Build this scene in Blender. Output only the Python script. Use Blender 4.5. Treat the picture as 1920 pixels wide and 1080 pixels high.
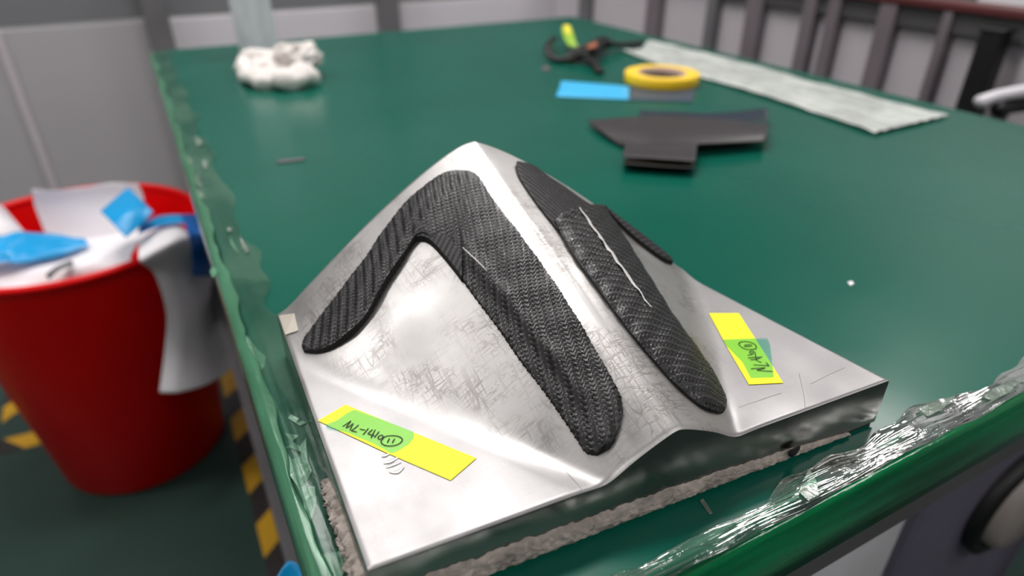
import bpy, bmesh, math, random
import numpy as np
from mathutils import Vector, Euler
random.seed(4); rng=np.random.default_rng(7)
S=bpy.context.scene
for o in list(bpy.data.objects): bpy.data.objects.remove(o)
T=.75                       # bench top above the floor
# ------------------------------------------------------------- camera
cd=bpy.data.cameras.new('camera'); cam=bpy.data.objects.new('camera',cd); S.collection.objects.link(cam)
cam.location=(0,0,1.0); cam.rotation_euler=(math.radians(90-30.291),0,math.radians(-28.1526))
cd.sensor_width=36; cd.lens=36*1236/1920; cd.clip_start=.01
cd.dof.use_dof=True; cd.dof.focus_distance=.325; cd.dof.aperture_fstop=4.6
S.camera=cam
# ------------------------------------------------------------- world, view
w=bpy.data.worlds.new('world'); S.world=w; w.use_nodes=True
w.node_tree.nodes['Background'].inputs[0].default_value=(.9,.93,1,1)
w.node_tree.nodes['Background'].inputs[1].default_value=.25
S.view_settings.view_transform='Standard'; S.view_settings.look='None'
S.view_settings.gamma=1; S.view_settings.use_curve_mapping=False; S.view_settings.exposure=0.0
# ------------------------------------------------------------- lights: fluorescent ceiling panels
LAMPS=[(-1.7,-1.2,11),(-1.5,1.2,17),(.4,-1.4,8),(.3,1.0,21),(.4,2.0,13),(2.2,-1.2,6),(2.2,1.2,13)]
def lamp(x,y,e):
    l=bpy.data.lights.new('ceiling_panel_light','AREA'); l.shape='RECTANGLE'; l.size=1.15; l.size_y=.3; l.energy=e; l.color=(1,.965,.95)
    o=bpy.data.objects.new('ceiling_panel_light',l); S.collection.objects.link(o); o.location=(x,y,2.66)
for L in LAMPS: lamp(*L)
# ------------------------------------------------------------- materials
def lin(c): return tuple((k/12.92 if k<=.04045 else ((k+.055)/1.055)**2.4) for k in [v/255 for v in c])+(1,)
class Mt:
    def __init__(s,name,col=(.5,.5,.5,1),rough=.5,metal=0.,**kw):
        s.m=bpy.data.materials.new(name); s.m.use_nodes=True; s.t=s.m.node_tree; s.N=s.t.nodes; s.L=s.t.links
        s.b=s.N['Principled BSDF']; s.b.inputs['Base Color'].default_value=col; s.b.inputs['Roughness'].default_value=rough; s.b.inputs['Metallic'].default_value=metal
        for k,v in kw.items(): s.b.inputs[k.replace('_',' ')].default_value=v
    def n(s,t,**kw):
        o=s.N.new(t)
        for k,v in kw.items():
            if k in o.inputs: o.inputs[k].default_value=v
            else: setattr(o,k,v)
        return o
    def co(s,scale=(1,1,1),rot=(0,0,0)):
        tc=s.n('ShaderNodeTexCoord'); mp=s.n('ShaderNodeMapping'); mp.inputs['Scale'].default_value=scale; mp.inputs['Rotation'].default_value=rot
        s.L.new(tc.outputs['Object'],mp.inputs[0]); return mp.outputs[0]
    def noise(s,sc,det=4,scale=(1,1,1),rot=(0,0,0),dist=0.,rough=.5):
        n=s.n('ShaderNodeTexNoise'); n.inputs['Scale'].default_value=sc; n.inputs['Detail'].default_value=det; n.inputs['Distortion'].default_value=dist; n.inputs['Roughness'].default_value=rough
        s.L.new(s.co(scale,rot),n.inputs['Vector']); return n.outputs[0]
    def ramp(s,v,stops,interp='LINEAR'):
        r=s.n('ShaderNodeValToRGB'); cr=r.color_ramp; cr.interpolation=interp
        while len(cr.elements)<len(stops): cr.elements.new(.5)
        for e,(p,c) in zip(cr.elements,stops): e.position=p; e.color=c if len(c)==4 else tuple(c)+(1,)
        s.L.new(v,r.inputs[0]); return r.outputs[0]
    def math(s,op,a,b=None):
        n=s.n('ShaderNodeMath'); n.operation=op
        for i,k in enumerate((a,b)):
            if k is None: continue
            if isinstance(k,(int,float)): n.inputs[i].default_value=k
            else: s.L.new(k,n.inputs[i])
        return n.outputs[0]
    def col(s,v): s.L.new(v,s.b.inputs['Base Color']); return s
    def rou(s,v): s.L.new(v,s.b.inputs['Roughness']); return s
    def bump(s,v,strength=.3,dist=.001):
        n=s.n('ShaderNodeBump'); n.inputs['Strength'].default_value=strength; n.inputs['Distance'].default_value=dist
        s.L.new(v,n.inputs['Height']); s.L.new(n.outputs[0],s.b.inputs['Normal']); s.nrm=n.outputs[0]; return s
def g(v): return (v,v,v,1)
def var(name,c,rough=.5,metal=0.,amt=.12,sc=8,bump=0.,bsc=60,bdist=.0006,**kw):
    c=lin(c); M=Mt(name,c,rough,metal,**kw); nz=M.noise(sc)
    lo=tuple(k*(1-amt) for k in c[:3])+(1,); hi=tuple(min(1,k*(1+amt)) for k in c[:3])+(1,)
    M.col(M.ramp(nz,[(.3,lo),(.7,hi)]))
    if bump: M.bump(M.noise(bsc),bump,bdist)
    return M.m
# aluminium with hand-sanding scratches
M=Mt('sanded_aluminium',(.72,.70,.69,1),.38,.85)
lay=[]
for sc,rot,lo in (((16,110,16),.55,.006),((120,14,16),.25,.005),((18,130,20),-.6,.005),((95,12,16),-.35,.006),((22,150,22),1.2,.005),((30,240,30),.2,.008),((240,34,30),.7,.008)):
    nz=M.noise(1.0,2.2,sc,(0,0,rot),.35,.55); lay.append(M.ramp(M.math('ABSOLUTE',M.math('SUBTRACT',nz,.5)),[(lo*.6,g(1)),(lo*2.2,g(0))]))
sm=lay[0]
for l in lay[1:]: sm=M.math('MAXIMUM',sm,l)
cl=M.noise(34,4); sel=M.ramp(cl,[(.44,g(.06)),(.60,g(1))]); at=M.n('ShaderNodeAttribute'); at.attribute_name='sanded'; scr=M.math('MULTIPLY',M.math('MULTIPLY',sm,sel),at.outputs['Fac'])
fine=M.noise(160,5)
blot=M.noise(14,5)
mixc=M.n('ShaderNodeMixRGB'); mixc.blend_type='MULTIPLY'; mixc.inputs[0].default_value=1
M.L.new(M.ramp(blot,[(.3,(.43,.417,.413,1)),(.7,(.535,.521,.517,1))]),mixc.inputs[1]); M.L.new(M.ramp(scr,[(0,g(1)),(1,(.66,.64,.62,1))]),mixc.inputs[2]); mx2=M.n('ShaderNodeMixRGB'); mx2.blend_type='MULTIPLY'; mx2.inputs[0].default_value=1; M.L.new(mixc.outputs[0],mx2.inputs[1]); M.L.new(M.ramp(at.outputs['Fac'],[(.14,(.80,.80,.815,1)),(.5,g(1.0))]),mx2.inputs[2]); M.col(mx2.outputs[0])
M.rou(M.ramp(M.noise(30,5),[(.3,g(.34)),(.7,g(.50))]))
M.bump(M.math('ADD',M.math('MULTIPLY',scr,-.3),M.math('MULTIPLY',fine,.4)),.5,.00014)
ALU=M.m
M=Mt('milled_aluminium_side',(.24,.24,.23,1),.2,.95); M.rou(M.ramp(M.noise(20,4),[(.3,g(.16)),(.7,g(.3))])); M.bump(M.noise(1,3,(300,300,14)),.25,.0002); ALUS=M.m  # side colour darkened to stand for the dark surroundings it reflects
BRIGHT=var('stamp_highlight_aluminium',(235,232,228),.3,.7)  # highlights of the stamped strokes, painted as brighter metal
DARKSC=var('dark_scribed_groove',(150,146,142),.5,.4)
STAIN=var('brown_stained_aluminium',(205,198,185),.5,.6,sc=40)
# carbon weave: tow attribute separates warp and weft, sheen difference painted as colour
def carbon(name,base,rough,coat):
    M=Mt(name,(.012,.0115,.0125,1),rough,0,Coat_Weight=coat,Coat_Roughness=.14,Specular_IOR_Level=.4)
    at=M.n('ShaderNodeAttribute'); at.attribute_name='tow'
    M.col(M.ramp(at.outputs['Fac'],[(0,tuple(base*k for k in (.4,.38,.4))+(1,)),(1,tuple(base*k for k in (3.6,3.4,3.6))+(1,))]))
    nz=M.noise(220,3); a=M.math('ADD',M.math('MULTIPLY',at.outputs['Fac'],-.12),M.math('MULTIPLY',nz,.25)); spk=M.ramp(M.noise(420,2),[(.60,g(0)),(.68,g(.24))]); M.rou(M.math('SUBTRACT',M.math('ADD',a,rough-.06),spk))
    M.bump(M.noise(700,3),.45,.00025); return M.m
CF=carbon('carbon_twill',.0078,.37,.13); CFM=carbon('carbon_plain_dull',.010,.6,.0)
CEDGE=var('carbon_cut_edge',(12,11,12),.6)
MESH=var('pale_slit_strip',(200,198,196),.5)  # added pale strip stands for metal seen through the slit
# bench
M=Mt('green_bench_mat',(.0025,.098,.066,1),.22,0,Specular_IOR_Level=.38)
M.col(M.ramp(M.noise(5,4),[(.3,(.0022,.092,.062,1)),(.7,(.004,.108,.074,1))])); M.rou(M.ramp(M.noise(9,5),[(.3,g(.17)),(.7,g(.26))])); M.bump(M.noise(60,3),.05,.0005); BENCH=M.m
M=Mt('green_edge_band',(.001,.09,.035,1),.12,0,Coat_Weight=.5,Coat_Roughness=.06)
M.col(M.ramp(M.noise(1,4,(6,60,60)),[(.35,(.0005,.075,.026,1)),(.7,(.003,.28,.095,1))])); M.bump(M.noise(1,4,(14,90,90),dist=.4),.5,.002); EDGE=M.m
STEEL=var('grey_painted_steel',(84,82,84),.45,.1)
DSTEEL=var('dark_grey_steel',(92,89,92),.5)
def film(name,tint,diff,lo,hi,sc,rough=.1,scale=(1,1,1),bstr=.6,bsc=70,bd=.002):
    M=Mt(name,diff,rough,0,Specular_IOR_Level=.6)
    nz=M.noise(sc,6,scale,dist=.5); fac=M.ramp(nz,[(.42,g(lo)),(.60,g(hi))])
    M.bump(M.noise(bsc,5,scale,dist=.8),bstr,bd)
    tr=M.n('ShaderNodeBsdfTransparent'); tr.inputs[0].default_value=tint
    gl=M.n('ShaderNodeBsdfGlossy'); gl.inputs['Roughness'].default_value=rough; M.L.new(M.nrm,gl.inputs['Normal'])
    fr=M.n('ShaderNodeFresnel'); fr.inputs[0].default_value=1.5; M.L.new(M.nrm,fr.inputs['Normal'])
    m1=M.n('ShaderNodeMixShader'); M.L.new(fr.outputs[0],m1.inputs[0]); M.L.new(tr.outputs[0],m1.inputs[1]); M.L.new(gl.outputs[0],m1.inputs[2])
    m2=M.n('ShaderNodeMixShader'); M.L.new(fac,m2.inputs[0]); M.L.new(m1.outputs[0],m2.inputs[1]); M.L.new(M.b.outputs[0],m2.inputs[2])
    out=[n for n in M.N if n.type=='OUTPUT_MATERIAL'][0]; M.L.new(m2.outputs[0],out.inputs[0]); return M.m
TAPEL=film('clear_edge_tape_left',(.9,1,.95,1),lin((120,165,138)),.04,.22,22,.2,(1,.5,1),.35)
TAPEF=film('clear_edge_tape_front',(.8,1,.88,1),lin((110,150,135)),.03,.3,30,.06,(.5,1,1),.7,60,.0018)
FLAKE=film('lifted_tape_flake',(.8,1,.88,1),lin((100,158,128)),.35,.65,90,.3,(1,1,1),.3)
FOLD=film('edge_tape_fold',(.7,1,.8,1),lin((80,140,108)),.45,.75,40,.22,(1,.3,1),.4)
CLEARFL=film('torn_clear_flake',(.92,1,.95,1),lin((170,185,172)),.2,.5,120,.1,(1,1,1),.8)
PLAST=film('frosted_film',(1,1,1,1),lin((214,218,214)),.62,.9,14,.25)
SLEEVE=film('frosted_sleeve_film',(.95,.98,1,1),lin((232,232,238)),.82,.95,9,.25,(3,3,1),.2)
BLUET=Mt('blue_film_see_through'); 
M=BLUET; tr=M.n('ShaderNodeBsdfTransparent'); tr.inputs[0].default_value=(.707,.92,.86,1); gl=M.n('ShaderNodeBsdfGlossy'); gl.inputs['Roughness'].default_value=.35
mx=M.n('ShaderNodeMixShader'); mx.inputs[0].default_value=.04; M.L.new(tr.outputs[0],mx.inputs[1]); M.L.new(gl.outputs[0],mx.inputs[2]); M.L.new(mx.outputs[0],[n for n in M.N if n.type=='OUTPUT_MATERIAL'][0].inputs[0]); BLUET=M.m
YEL=var('yellow_label_tape',(255,240,20),.5,amt=.04)
ROLLY=var('yellow_roll_tape',(255,208,34),.4,amt=.05); ROLLS=var('yellow_roll_side',(250,208,60),.5,amt=.05); CORE=var('card_core',(190,160,150),.7)
INK=var('black_ink',(24,44,22),.6)
RED=var('red_plastic',(228,0,4),.4,amt=.06,Specular_IOR_Level=.2)
PAPER=var('white_release_paper',(244,240,244),.5,amt=.04); PAPG=var('grey_backed_paper',(178,172,176),.5,amt=.04)
BLUE=var('blue_film',(20,160,225),.3,amt=.1); BLUED=var('deep_blue_film',(5,100,185),.3,amt=.1); CYAN=var('bright_blue_film',(70,190,245),.3,amt=.05)
SLATE=var('slate_film',(62,78,100),.3); PRE=var('charcoal_prepreg',(56,52,55),.42,amt=.05); NAVY=var('navy_prepreg',(36,46,60),.4)
BLK=var('black_rubber_and_shade',(14,14,15),.5); CLOTH=var('white_cloth',(232,226,222),.85,bump=.4,bsc=120)
FLUFF=var('grey_sealant_fluff',(176,166,158),.9,amt=.35,sc=120,bump=1.,bsc=260,bdist=.0015)
FLOORM=Mt('green_epoxy_floor',lin((46,66,61)),.35,Specular_IOR_Level=.3); FLOORM.col(FLOORM.ramp(FLOORM.noise(3,5),[(.3,lin((40,60,55))),(.7,lin((52,74,68)))])); FLOORM.bump(FLOORM.noise(40),.08,.001); FLOORM=FLOORM.m
HY=var('hazard_yellow',(196,150,25),.5); HB=var('hazard_black',(40,34,34),.5)
WALLM=var('grey_wall_panel',(176,174,179),.45,amt=.04,sc=1.5); WALLD=var('dark_grey_wall',(120,122,126),.5,amt=.05,sc=1.5); WALLW=var('white_wall',(205,204,205),.6,amt=.03,sc=1)
WALLF=var('charcoal_wall',(105,104,106),.7,amt=.03,sc=1); CEIL=var('white_ceiling',(225,225,222),.8,amt=.02)
GREYP=var('grey_rack_panel',(196,190,196),.5,amt=.05,sc=2); POST=var('grey_post',(108,107,110),.45); RPOST=var('dark_rack_post',(116,107,113),.5); RAIL=var('maroon_rail',(90,40,42),.45)
PURP=var('purple_grey_cabinet',(110,104,122),.5); LGREY=var('light_grey_panel',(225,222,228),.45); BEIGE=var('beige_cap',(165,155,150),.45); TEAL=var('green_board',(60,120,105),.5)
LIT=Mt('lit_diffuser'); LIT.b.inputs['Emission Color'].default_value=(1,.97,.95,1); LIT.b.inputs['Emission Strength'].default_value=5; LIT=LIT.m
GRNTAG=var('green_tag',(150,190,60),.5); YTAG=var('yellow_tag',(235,225,70),.5); ORG=var('orange_bit',(170,100,70),.5)
# ------------------------------------------------------------- helpers
def link(name,me,mat,parent=None,smooth=True):
    o=bpy.data.objects.new(name,me); S.collection.objects.link(o)
    if mat is not None:
        for k in (mat if isinstance(mat,(list,tuple)) else [mat]): me.materials.append(k)
    if parent is not None: o.parent=parent
    if smooth: me.shade_smooth()
    return o
def tag(o,label,cat,group=None):
    o['label']=label; o['category']=cat
    if group: o['group']=group
    return o
def struct(o): o['kind']='structure'; return o
def thing(name,label,cat,loc=(0,0,0),group=None):
    o=bpy.data.objects.new(name,None); S.collection.objects.link(o); o.empty_display_size=.02
    o.location=loc; tag(o,label,cat,group); return o
def rel(o,root):        # parent keeping world coordinates that were used as mesh coordinates
    o.parent=root; o.matrix_parent_inverse=root.matrix_basis.inverted(); return o
def mesh(name,v,f): 
    me=bpy.data.meshes.new(name); me.from_pydata([tuple(map(float,k)) for k in v],[],f); me.update(); return me
def box(name,x0,x1,y0,y1,z0,z1,mat,root=None,bev=.003):
    bm=bmesh.new(); bmesh.ops.create_cube(bm,size=1)
    for v in bm.verts: v.co=Vector(((x0+x1)/2+v.co.x*(x1-x0),(y0+y1)/2+v.co.y*(y1-y0),(z0+z1)/2+v.co.z*(z1-z0)))
    if bev: bmesh.ops.bevel(bm,geom=bm.edges[:],offset=min(bev,.3*min(x1-x0,y1-y0,z1-z0)),segments=2,affect='EDGES',profile=.5)
    me=bpy.data.meshes.new(name); bm.to_mesh(me); bm.free(); o=link(name,me,mat,None,False)
    if root: rel(o,root)
    return o
def cr(P,n):            # Catmull-Rom through rows of P (k,d) -> n samples
    P=np.asarray(P,float); k=len(P); t=np.linspace(0,k-1,n); i=np.clip(t.astype(int),0,k-2); u=(t-i)[:,None]
    sh=P.shape[1:]; P2=P.reshape(k,-1); a=P2[np.maximum(i-1,0)]; b=P2[i]; c=P2[i+1]; d=P2[np.minimum(i+2,k-1)]
    r=.5*((2*b)+(-a+c)*u+(2*a-5*b+4*c-d)*u*u+(-a+3*b-3*c+d)*u**3); return r.reshape((n,)+sh)
def gridmesh(name,G):
    n,m=G.shape[:2]; idx=np.arange(n*m).reshape(n,m)
    f=np.stack([idx[:-1,:-1],idx[1:,:-1],idx[1:,1:],idx[:-1,1:]],-1).reshape(-1,4)
    me=bpy.data.meshes.new(name); me.vertices.add(n*m); me.vertices.foreach_set('co',G.reshape(-1).astype(np.float32))
    me.loops.add(f.size); me.loops.foreach_set('vertex_index',f.reshape(-1).astype(np.int32))
    me.polygons.add(len(f)); me.polygons.foreach_set('loop_start',np.arange(0,f.size,4,dtype=np.int32)); me.update(calc_edges=True); me.validate(); return me
def patch(name,rows,n,m,mat,root=None,th=.0006,wr=0.,fr=9):
    R=np.array(rows,float); Gr=cr(R,n); Gr=np.swapaxes(cr(np.swapaxes(Gr,0,1),m),0,1)
    if wr:
        ph=rng.random(6)*6.28; ext=np.linspace(0,1,n)[:,None]; ex2=np.linspace(0,1,m)[None,:]
        Gr[:,:,2]+=wr*(np.sin(fr*ext*3+ph[0]+2*ex2)*np.sin(fr*ex2*2+ph[1])+.6*np.sin(fr*(ext*5-ex2*3)+ph[2])+.5*np.sin(fr*(ext*4+ex2*6)+ph[3]))
    o=link(name,gridmesh(name,Gr),mat)
    if th: s=o.modifiers.new('s','SOLIDIFY'); s.thickness=th; s.offset=0
    if root: rel(o,root)
    return o
def prism(name,poly,z,th,mat,root=None,zf=None):
    bm=bmesh.new(); lo=[bm.verts.new((x,y,z)) for x,y in poly]; f=bm.faces.new(lo)
    r=bmesh.ops.extrude_face_region(bm,geom=[f]); 
    for v in [k for k in r['geom'] if isinstance(k,bmesh.types.BMVert)]: v.co.z+=th
    bmesh.ops.recalc_face_normals(bm,faces=bm.faces[:])
    if zf is not None:
        bmesh.ops.triangulate(bm,faces=bm.faces[:])
        for v in bm.verts: v.co.z+=zf(v.co.x,v.co.y)
    me=bpy.data.meshes.new(name); bm.to_mesh(me); bm.free(); o=link(name,me,mat,None,False)
    if root: rel(o,root)
    return o
def tube(name,pts,r,mat,root=None,seg=8,flat=1.,n=None):
    P=cr(pts,n or max(8,len(pts)*6)); k=len(P); r=np.interp(np.linspace(0,1,k),np.linspace(0,1,len(r)),r) if hasattr(r,'__len__') else np.full(k,r)
    V=[];up=np.array([0,0,1.])
    for i in range(k):
        t=P[min(i+1,k-1)]-P[max(i-1,0)]; t/=np.linalg.norm(t)+1e-9; s=np.cross(t,up)
        if np.linalg.norm(s)<1e-3: s=np.array([1.,0,0])
        s/=np.linalg.norm(s); b=np.cross(s,t)
        for j in range(seg): a=6.2832*j/seg; V.append(P[i]+r[i]*(math.cos(a)*s+flat*math.sin(a)*b))
    F=[(i*seg+j,i*seg+(j+1)%seg,(i+1)*seg+(j+1)%seg,(i+1)*seg+j) for i in range(k-1) for j in range(seg)]
    F+=[tuple(range(seg))[::-1],tuple((k-1)*seg+j for j in range(seg))]
    o=link(name,mesh(name,V,F),mat)
    if root: rel(o,root)
    return o
def lathe(name,prof,c,mat,root=None,seg=64):
    V=[(c[0]+r*math.cos(6.28319*j/seg),c[1]+r*math.sin(6.28319*j/seg),z) for r,z in prof for j in range(seg)]
    F=[(i*seg+j,i*seg+(j+1)%seg,(i+1)*seg+(j+1)%seg,(i+1)*seg+j) for i in range(len(prof)-1) for j in range(seg)]
    o=link(name,mesh(name,V,F),mat)
    if root: rel(o,root)
    return o
def rings(name,loops,mat,root=None,smooth=True):
    V=[p for l in loops for p in l]; n=len(loops[0])
    F=[(i*n+j,i*n+(j+1)%n,(i+1)*n+(j+1)%n,(i+1)*n+j) for i in range(len(loops)-1) for j in range(n)]
    F+=[tuple(range(n))[::-1],tuple((len(loops)-1)*n+j for j in range(n))]
    o=link(name,mesh(name,V,F),mat,None,smooth)
    if root: rel(o,root)
    return o
def smax(a,b,k):
    h=np.maximum(k-np.abs(a-b),0)/k
    return np.maximum(a,b)+h*h*k*.25
PT=.0315
def field(x,y):
    """height of the mould's top skin above the bench (metres)"""
    x=np.asarray(x,float);y=np.asarray(y,float)
    xr=.169+.003*(y-.158)/.214
    hr=.0175+.0705*(y-.158)/.214
    xl=.036+(.327-y)*.594
    xl=smax(xl,np.full_like(xl,.041),.02)
    xq=.2761+.62*(y-.2726)
    d=x-xr
    sl=-d/np.maximum(xr-xl,.02); sr=d/np.maximum(xq-xr,.02)
    s=np.where(d<0,sl,sr)
    e=.07
    s2=np.sqrt(s*s+e*e)-e*.55
    q=np.clip(np.where(d<0,1.1+(y-.16)*.6,1.12+(y-.16)*1.0),1.05,1.5)
    g=hr*(1-s2**q)
    z=smax(g,np.zeros_like(g),.007)
    fx=np.where(d<0,(x-xl),(xq-x))
    fade=np.clip((.215-y)/.05,0,1)
    z=z-.0022*np.exp(-(fx/.008)**2)*fade
    return z+PT

def H(x,y): return T+field(x,y)
# ============================================================= setting
fl=struct(box('floor',-3,3.2,-3,3.6,-.05,0,FLOORM,bev=0)); fl['label']='dark green epoxy floor'
struct(box('ceiling',-3,3.2,-3,3.6,2.7,2.75,CEIL,bev=0))
struct(box('wall_left',-3.05,-3,-3,3.6,0,2.7,WALLW,bev=0)); struct(box('wall_right',3.2,3.25,-3,3.6,0,2.7,WALLW,bev=0))
struct(box('wall_front',-3,3.2,-3.05,-3,0,2.7,WALLF,bev=0)); wb=struct(box('wall_back',-3,3.2,3.6,3.65,0,2.7,WALLW,bev=0))
lt=None
for x,y,e in LAMPS:
    r=thing('ceiling_light','recessed fluorescent ceiling panel, out of view above the bench','ceiling light',(x,y,2.7),'ceiling light panels')
    box('frame',x-.62,x+.62,y-.19,y+.19,2.675,2.70,STEEL,r); box('diffuser',x-.58,x+.58,y-.16,y+.16,2.668,2.6749,LIT,r)
# low partition behind the bench
WALLB=var('light_wall_panel',(214,210,216),.45,amt=.03,sc=1.5)
pt=thing('partition','light grey sheet metal partition with dark grey posts behind the green bench','partition',(.6,2.3,0))
xs=[-1.7,-1.0,-.335,.055,.745,1.49,2.2]
for i in range(len(xs)-1):
    a,b=xs[i]+.002,xs[i+1]-.002
    box('lower_panel',a,b,2.30,2.33,0,.705,WALLM if a<.05 else WALLB,pt); box('upper_panel',a,b,2.305,2.335,.712,1.25,WALLD,pt)
for x in xs[2:]: 
    if x>0: box('post',x-.032,x+.032,2.235,2.297,0,1.3,POST,pt)
box('seam_cover',-.345,-.325,2.292,2.2995,0,.705,GREYP,pt)
# rack along the right side
rk=thing('rack_partition','grey slatted rack with a maroon top rail along the right side of the bench','rack',(1.4,1.2,0))
ys=[(2.05,.03,POST),(1.68,.03,RPOST),(1.435,.018,POST),(1.285,.026,RPOST),(1.12,.018,RPOST),(1.055,.016,RPOST),(.925,.020,RPOST),(.80,.010,RPOST),(.55,.03,RPOST)]
for y,hw,m in ys: box('post',1.375,1.40,y-hw,y+hw,0,.8215,m,rk)
yy=[2.28]+[y for y,_,_ in ys]+[.2]
for i in range(len(yy)-1): box('panel',1.402,1.42,yy[i+1]+.001,yy[i]-.001,.0,.8215,GREYP,rk)
box('top_rail',1.372,1.43,.2,2.28,.822,.838,RAIL,rk)
box('dark_band',1.385,1.4018,.2,1.45,.78,.8215,STEEL,rk)
gb=thing('notice_board','dull green board standing behind the maroon rail of the rack','board',(2.2,1.2,0))
box('board',2.2,2.23,.9,2.0,.55,1.1,TEAL,gb); box('board_foot',2.19,2.24,.95,1.0,0,.55,STEEL,gb); box('board_foot',2.19,2.24,1.9,1.95,0,.55,STEEL,gb); box('white_sheet',2.185,2.199,.9,1.2,.6,1.05,PAPER,gb)
bb=thing('black_bar','upright black square bar leaning beside the right bench edge','bar',(1.36,0.691,0))
box('bar',1.335,1.37,0.6710,0.7110,0,0.8021,BLK,bb); box('end_cap',1.332,1.373,0.6680,0.7140,0.8021,0.8071,BLK,bb)
pp=thing('clamp_arm','pale metal arm with a dark grip at the right edge of the bench','clamp arm',(1.2,.6,T))
tube('arm',[(1.2194,0.6133,0.7100),(1.2618,0.6016,0.7200),(1.3287,0.5731,0.7300)],.011,LGREY,pp); tube('grip',[(1.2440,0.5931,0.7000),(1.3006,0.5896,0.7000),(1.3880,0.5747,0.7000)],.013,BLK,pp)
tube('support',[(1.2880,0.6063,0.7050),(1.17,.56,.35),(1.17,.56,.0)],.012,DSTEEL,pp)
# ============================================================= bench
bench=thing('workbench','green topped workbench with tape wrapped edges carrying the aluminium mould','workbench',(.5,.8,0))
x0,x1,y0,y1=.009,.99,.127,1.52; r=.014
def rr(ins,z,rad=.012,n=6):
    P=[]
    for cx,cy,a0 in ((x1-ins-rad,y1-ins-rad,0),(x0+ins+rad,y1-ins-rad,90),(x0+ins+rad,y0+ins+rad,180),(x1-ins-rad,y0+ins+rad,270)):
        for k in range(n+1): a=math.radians(a0+90*k/n); P.append((cx+rad*math.cos(a),cy+rad*math.sin(a),z))
    return P
rings('bench_top',[rr(.004,T-.012),rr(.004,T-.0015),rr(.006,T)],BENCH,bench,False)
rings('edge_band',[rr(.006,T-.060),rr(.001,T-.054),rr(0,T-.035),rr(.001,T-.014),rr(.004,T-.0065),rr(.01,T-.0125)],EDGE,bench)
for nm,b in (('apron',(x0+.012,x1-.012,y0+.010,y0+.045,T-.095,T-.0605)),('apron',(x0+.012,x1-.012,y1-.045,y1-.01,T-.1,T-.0605)),('apron',(x0+.01,x0+.045,y0+.046,y1-.046,T-.095,T-.0605)),('apron',(x1-.045,x1-.01,y0+.046,y1-.046,T-.1,T-.0605))): box(nm,*b,DSTEEL,bench)
for lx,ly in ((.03,.145),(.93,.145),(.03,1.46),(.93,1.46)): box('leg',lx,lx+.045,ly,ly+.045,0,T-.1005,DSTEEL,bench)
box('side_rail',.004,.044,.192,1.458,.32,.37,DSTEEL,bench); box('side_rail',.93,.975,.192,1.458,.32,.37,DSTEEL,bench)
# tape films over the edges
tl=tag(patch('edge_tape',[[(.0405+.004*math.sin(y*40)+.003*math.sin(y*97),y,T+.0007),(.026,y,T+.0012),(.0165,y,T+.0016),(.0078,y,T-.008),(.0078,y,T-.03)] for y in np.linspace(.135,1.5,46)],420,40,TAPEL,None,0,.0002,14),'wrinkled clear tape wrapped over the left edge of the green bench','tape')
tf=tag(patch('edge_tape',[[(x,.1385+.0055*min(1,max(0,(x-.2)/.08))+.003*math.sin(x*60)+.002*math.sin(x*23+1)+.0015*math.sin(x*171),T+.0006),(x,.137,T+.0026+.0016*math.sin(x*83)),(x,.130+.0008*math.sin(x*70),T+.0014),(x,.1275,T-.0012+.0012*math.sin(x*47)+.001*math.sin(x*131))] for x in np.linspace(.02,.98,110)],900,50,TAPEF,None,0,.0003,24),'crumpled glossy clear tape wrapped over the near edge of the green bench','tape')
ew=patch('edge_fold',[[(.0165+.0018*math.sin(y*43)+.001*math.sin(y*141),y,T+.0020),(.0125,y,T+.0025),(.0080,y,T-.001),(.0070,y,T-.016)] for y in np.linspace(.14,1.48,90)],640,12,FOLD,None,.0003,.0001,20); rel(ew,tl)
Z3=lambda l:l
for P in ([(0.0143,0.4066),(0.0168,0.3967),(0.0197,0.3803),(0.0223,0.3730),(0.0196,0.3630),(0.0158,0.3577),(0.0131,0.3474),(0.0119,0.3533),(0.0114,0.3737),(0.0108,0.3992),(0.0129,0.4087)],
          [(0.0161,0.2802),(0.0174,0.2739),(0.0215,0.2738),(0.0275,0.2868),(0.0245,0.2701),(0.0245,0.2608),(0.0211,0.2557),(0.0202,0.2519),(0.0235,0.2501),(0.0214,0.2384),(0.0152,0.2271),(0.0147,0.2312),(0.0164,0.2443),(0.0158,0.2542),(0.0138,0.2653)],
          [(0.0181,0.2956),(0.0246,0.2902),(0.0206,0.2873),(0.0232,0.2813),(0.0263,0.2851),(0.0230,0.2770),(0.0188,0.2828),(0.0161,0.2842),(0.0201,0.2848),(0.0197,0.2896)],
          [(0.0245,0.3098),(0.0277,0.3041),(0.0255,0.3008),(0.0288,0.3010),(0.0308,0.2984),(0.0268,0.2976),(0.0247,0.3022),(0.0225,0.3073)],
          [(0.0158,0.2088),(0.0248,0.2071),(0.0278,0.2008),(0.0211,0.1939),(0.0151,0.1885),(0.0138,0.1963)],
                    [(0.0072,0.5175),(0.0116,0.5112),(0.0081,0.5013),(0.0052,0.4971),(0.0047,0.5090)],
          [(0.0277,0.5705),(0.0287,0.5466),(0.0302,0.5282),(0.0280,0.5359),(0.0263,0.5536)]):
    rel(prism('torn_flake',P,T+.0012,.0004,FLAKE),tl)
for u in ([(0.2293,0.1339),(0.2459,0.1421),(0.2428,0.1349),(0.2361,0.1277),(0.2289,0.1278)],[(0.3362,0.1443),(0.3521,0.1452),(0.3662,0.1414),(0.3517,0.1386),(0.3364,0.1381)],[(0.3798,0.1341),(0.4060,0.1368),(0.4174,0.1324),(0.3969,0.1288),(0.3818,0.1293)]):
    pf=prism('torn_flake',u,T+.0032,.0004,CLEARFL); rel(pf,tf)
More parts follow.
